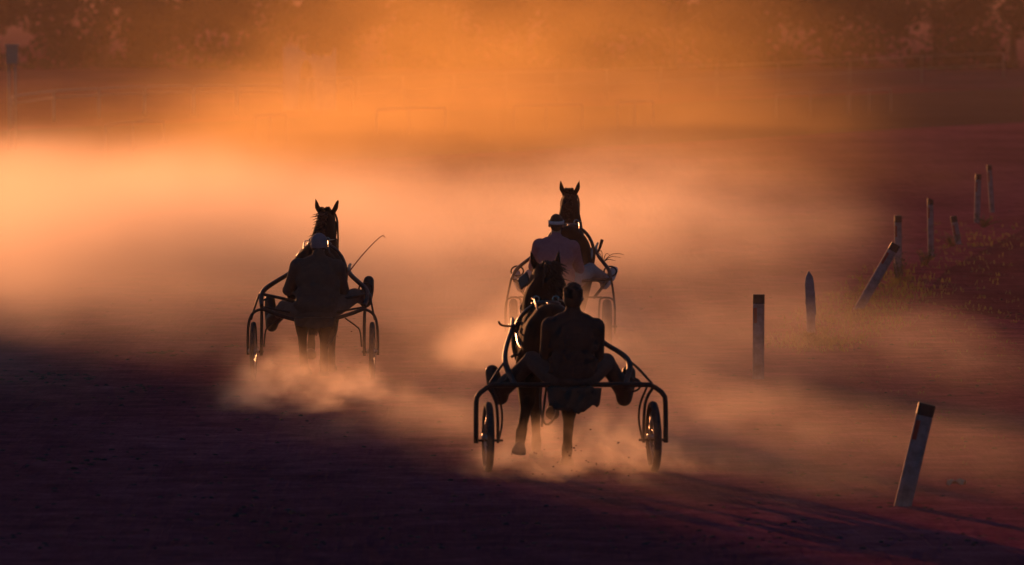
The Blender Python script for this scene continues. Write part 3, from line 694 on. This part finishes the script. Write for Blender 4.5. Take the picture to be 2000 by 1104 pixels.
for (a_, b_), l_ in zip(rails, wh):
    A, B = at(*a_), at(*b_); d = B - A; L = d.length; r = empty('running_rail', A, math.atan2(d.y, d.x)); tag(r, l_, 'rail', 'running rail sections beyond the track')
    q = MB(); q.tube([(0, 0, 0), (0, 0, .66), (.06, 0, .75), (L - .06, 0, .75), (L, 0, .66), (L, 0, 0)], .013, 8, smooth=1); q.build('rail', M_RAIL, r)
    q = MB(); q.tube([(L * .47, 0, 0), (L * .47, 0, .75)], .012, 8); q.build('post', M_RAIL, r)
# tall post with box top
p = at(24, 294); r = empty('signal_post', p); tag(r, 'tall pale double post with a box on top at the far left edge', 'post')
for s in (-1, 1): q = MB(); q.tube([(s * .09, 0, 0), (s * .08, 0, 2.2)], .028, 10); q.build('pole', M_RAIL, r)
q = MB(); q.box((0, 0, 2.4), (.28, .2, .46)); q.build('box', M_RAIL, r, shade=False, bevel=.02)
q = MB(); q.box((0, 0, 2.66), (.36, .28, .05)); q.build('lid', M_RAIL, r, shade=False, bevel=.01)
# pale ruin
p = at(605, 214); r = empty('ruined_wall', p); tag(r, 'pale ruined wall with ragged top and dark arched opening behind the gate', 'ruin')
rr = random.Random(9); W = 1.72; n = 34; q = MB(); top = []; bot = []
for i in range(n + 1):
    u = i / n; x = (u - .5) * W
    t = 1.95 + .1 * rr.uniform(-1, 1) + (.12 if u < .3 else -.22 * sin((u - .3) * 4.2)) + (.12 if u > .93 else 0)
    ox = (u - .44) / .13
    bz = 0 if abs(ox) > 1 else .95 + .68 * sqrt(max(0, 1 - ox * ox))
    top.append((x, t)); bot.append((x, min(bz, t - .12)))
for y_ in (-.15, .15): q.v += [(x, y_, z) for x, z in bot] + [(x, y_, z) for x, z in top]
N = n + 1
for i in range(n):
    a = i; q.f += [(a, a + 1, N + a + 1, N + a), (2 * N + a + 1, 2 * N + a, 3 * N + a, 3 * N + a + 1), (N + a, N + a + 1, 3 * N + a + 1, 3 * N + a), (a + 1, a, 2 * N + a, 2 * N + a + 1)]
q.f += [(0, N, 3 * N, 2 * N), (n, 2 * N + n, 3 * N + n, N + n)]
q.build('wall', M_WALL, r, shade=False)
q = MB(); q.box((-.1, .08, .5), (.46, .06, .98)); q.build('door', M_WOOD, r, shade=False)

# ------------------------------------------------------------------ trees
def crown_mesh(rad, hgt, n, seed, base=.4, leaf=(.1, .24)):
    rr = random.Random(seed); q = MB(); cl = []
    for i in range(26 if leaf[0] < .15 else 70):
        a = rr.uniform(0, 2 * pi); t = rr.uniform(0, 1); rx = rad * sqrt(rr.random()) * (.55 + .55 * sin(pi * min(1, t * .9 + .1)))
        cl.append((V((cos(a) * rx, sin(a) * rx, base + t * (hgt - base))), rad * rr.uniform(.22, .42)))
    for i in range(n):
        c, s = cl[rr.randrange(len(cl))]; dv = V((rr.gauss(0, 1), rr.gauss(0, 1), rr.gauss(0, .8))); dv = dv.normalized() * s * rr.random() ** .4
        p = c + dv; u = V((rr.gauss(0, 1), rr.gauss(0, 1), rr.gauss(0, 1))).normalized() * rr.uniform(*leaf); v_ = u.orthogonal().normalized() * u.length * .5
        q.add([p - u, p + v_, p + u, p - v_], [(0, 1, 2, 3)])
    return q, cl
def make_tree(loc, rad, hgt, n, seed, label, group, base=.3, leaf=(.1, .24)):
    r = empty('tree', loc); tag(r, label, 'tree', group)
    q, cl = crown_mesh(rad, hgt, n, seed, base, leaf); q.build('crown', M_LEAF, r, shade=False)
    t = MB(); t.tube([(0, 0, -.2), (.05, 0, hgt * .3), (-.03, .05, hgt * .8)], [.22, .16, .05], 8, smooth=1)
    for c, s in cl[:9]: t.tube([V((0, 0, min(c.z * .55, hgt * .6))), c * .6 + V((0, 0, c.z * .3)), c], [.08, .05, .02], 6)
    t.build('trunk', M_BARK, r); return r
def copy_tree(o, loc, rz, s):
    c = o.copy(); col.objects.link(c); c.location = loc; c.rotation_euler = (0, 0, rz); c.scale = (s, s, s)
    for ch in o.children: d = ch.copy(); col.objects.link(d); d.parent = c
    return c
TL, TG = 'dark bushy tree in the hazy row behind the outer fence', 'trees beyond the outer fence'
t_a = make_tree((-24, 326, 0), 3.4, 5.4, 5200, 1, TL, TG, .1); t_b = make_tree((-19, 331, 0), 3.0, 4.9, 4600, 2, TL, TG, .1)
rr = random.Random(3)
for i in range(13):
    x = -14.5 + i * 3.7 + rr.uniform(-.8, .8)
    copy_tree((t_a, t_b)[i % 2], (x, 330 + rr.uniform(-5, 6), 0), rr.uniform(0, 6), rr.uniform(.85, 1.15))
# unseen trees left of the frame, added to throw shade over the lower-left track
TG2 = 'unseen shade trees added round the left bend'
t_c = make_tree((-32.0, 151, 0), 4.0, 15, 15000, 5, 'unseen tall broad tree added on the left bend to shade the track', TG2, 0.2, (.16, .36))
make_tree((-30.0, 146, 0), 4.4, 14, 3600, 8, 'unseen loose leaved tree added on the left bend to soften the shade edge', TG2, .3, (.16, .34))
for x, y, s_ in ((-34.5, 149, 1.05), (-36.5, 153, 1.1), (-33.2, 157, 1.1), (-41, 150, 1.0), (-35, 163, 1.1), (-45.5, 154, 1.1), (-39, 160, 1.1), (-50, 152, 1.1), (-55, 154, 1.1)): copy_tree(t_c, (x, y, 0), rr.uniform(0, 6), s_)
# ------------------------------------------------------------------ dust and haze
def volume_mat(name, radii, dens, scale, lo, hi, seed, color, aniso, step, stretch=(1, 1, 1), edge=0.0):
    m = bpy.data.materials.new(name); m.use_nodes = True; n, l = m.node_tree.nodes, m.node_tree.links
    n.remove(n['Principled BSDF']); out = n['Material Output']
    pv = n.new('ShaderNodeVolumePrincipled'); l.new(pv.outputs[0], out.inputs['Volume'])
    pv.inputs['Color'].default_value = (*color, 1); pv.inputs['Anisotropy'].default_value = aniso; pv.inputs['Density'].default_value = dens
    pv.inputs['Absorption Color'].default_value = (0, 0, 0, 1)
    if radii is None: return m
    tc = n.new('ShaderNodeTexCoord')
    dv = n.new('ShaderNodeVectorMath'); dv.operation = 'DIVIDE'; dv.inputs[1].default_value = radii; l.new(tc.outputs['Object'], dv.inputs[0])
    ln = n.new('ShaderNodeVectorMath'); ln.operation = 'LENGTH'; l.new(dv.outputs[0], ln.inputs[0])
    no = n.new('ShaderNodeTexNoise'); no.noise_dimensions = '4D'; no.inputs['W'].default_value = seed; no.inputs['Scale'].default_value = scale; no.inputs['Detail'].default_value = 3.0; no.inputs['Roughness'].default_value = 0.62
    mp = n.new('ShaderNodeMapping'); mp.inputs['Scale'].default_value = stretch; l.new(tc.outputs['Object'], mp.inputs[0]); l.new(mp.outputs[0], no.inputs['Vector'])
    # push the edge of the cloud in and out with the noise so that it is never a clean ellipsoid
    s1 = n.new('ShaderNodeMath'); s1.operation = 'MULTIPLY_ADD'; l.new(no.outputs[0], s1.inputs[0]); s1.inputs[1].default_value = -edge; l.new(ln.outputs['Value'], s1.inputs[2])
    f = n.new('ShaderNodeMapRange'); f.interpolation_type = 'SMOOTHERSTEP'; f.inputs['From Min'].default_value = 1.0 - edge * .72; f.inputs['From Max'].default_value = -.35 * edge
    f.inputs['To Min'].default_value = 0; f.inputs['To Max'].default_value = 1; l.new(s1.outputs[0], f.inputs['Value'])
    g = n.new('ShaderNodeMapRange'); g.interpolation_type = 'SMOOTHSTEP'; g.inputs['From Min'].default_value = .36; g.inputs['From Max'].default_value = .66
    g.inputs['To Min'].default_value = lo; g.inputs['To Max'].default_value = hi; l.new(no.outputs[0], g.inputs['Value'])
    x = n.new('ShaderNodeMath'); x.operation = 'MULTIPLY'; l.new(f.outputs[0], x.inputs[0]); l.new(g.outputs[0], x.inputs[1])
    y = n.new('ShaderNodeMath'); y.operation = 'MULTIPLY'; l.new(x.outputs[0], y.inputs[0]); y.inputs[1].default_value = dens; l.new(y.outputs[0], pv.inputs['Density'])
    m.cycles.volume_step_rate = step
    return m
DUST = (0.97, 0.86, 0.76)
def dust(label, c, radii, dens, scale=.3, lo=.25, hi=1.0, seed=0.0, step=.4, stretch=(1, 1, 1), edge=.4, aniso=.62, color=DUST):
    q = MB(); q.ell((0, 0, 0), radii, nu=28, nv=18)
    o = q.build('dust_cloud', volume_mat('dust', radii, dens, scale, lo, hi, seed, color, aniso, step, stretch, edge), loc=c)
    tag(o, label, 'dust', 'dust raised over the track', 'stuff'); return o
P3 = lambda px, py, z=0.0: at(px, py) + V((0, 0, z))
dust('bright sunlit bank of dust across the left middle of the track', V((-7.0, 109, 0)), (9.5, 38, 2.6), .19, .2, .3, 1, 1, .5, (1, .35, 1.2), .6)
dust('glowing dust bank drifting behind the left horse', V((-1.4, 106, 0)), (6.5, 29, 2.5), .095, .25, .25, 1, 2, .5, (1, .35, 1.2), .6)
dust('thinner dust drifting right of the rear horse', V((2.4, 116, 0)), (5.0, 34, 2.6), .05, .25, .2, 1, 3, .5, (1, .35, 2))
dust('tall veil of far dust before the trees', V((-.8, 205, 1)), (15.0, 50, 7.0), .018, .17, .1, 1.3, 4, .45, (1, .5, 1.6), color=(.97, .66, .22))
dust('hanging veil of dust over the running rail', V((-3, 158, .2)), (17, 42, 3.6), .026, .2, .2, 1, 14, .45, (1, .5, 1.6), color=(.97, .70, .32))
dust('low dust hanging over the middle of the track', V((.4, 80, 0)), (4.8, 25, 1.5), .045, .7, .3, 1, 5, .5, (1, .3, 1.5))
dust('settling dust along the left of the track', V((-5.5, 88, 0)), (7, 24, 1.2), .024, .4, .3, 1, 15, .5, (1, .3, 1.5))
dust('settling dust along the row of marker posts', V((3.6, 84, 0)), (3.8, 27, .85), .04, .6, .3, 1, 16, .5, (1, .3, 1.5))
dust('veil of fine dust low over the ground by the nearest post', V((3.0, 66, 0)), (4.2, 13, .6), .045, .6, .4, 1, 17, .5, (1, .3, 1.5))
dust('billow of bright dust kicked up behind the left cart', P3(610, 785, .0), (1.6, 4.2, .85), .6, 1.9, .0, 1, 6, .35, (1, .35, 1.2), .8)
dust('dust kicked up under the nearest cart', P3(1130, 915, .0), (1.8, 3.6, .75), .55, 2.4, .0, 1, 7, .35, (1, .35, 1.0), .8)
dust('small bright puff of dust left of the rear cart', P3(950, 705, .05), (.9, 4.5, .6), .55, 1.6, .2, 1, 8, .4, (1, .4, 1.2), .6)
dust('dust around the wheels of the rear cart', P3(1095, 705, .1), (1.6, 4.5, 1.3), .36, 1.3, .2, 1, 9, .4, (1, .35, 1.2), .5)
dust('thin dust rolling right of the nearest cart', P3(1400, 850, .0), (2.6, 10, .8), .07, .9, .0, 1, 10, .45, (1, .35, 1.2), .7)
dust('wisp of dust trailing left of the nearest cart', P3(830, 850, .0), (1.8, 7, .6), .10, 1.2, .0, 1, 12, .45, (1, .35, 1.2), .7)
q = MB(); q.box((0, 820, 20.0), (1900, 1800, 42.0))
tag(q.build('haze', volume_mat('haze_air', None, .00025, 0, 0, 0, 0, (.95, .7, .62), .55, 1), shade=False), 'thin warm haze filling the air over the track', 'haze', kind='stuff')
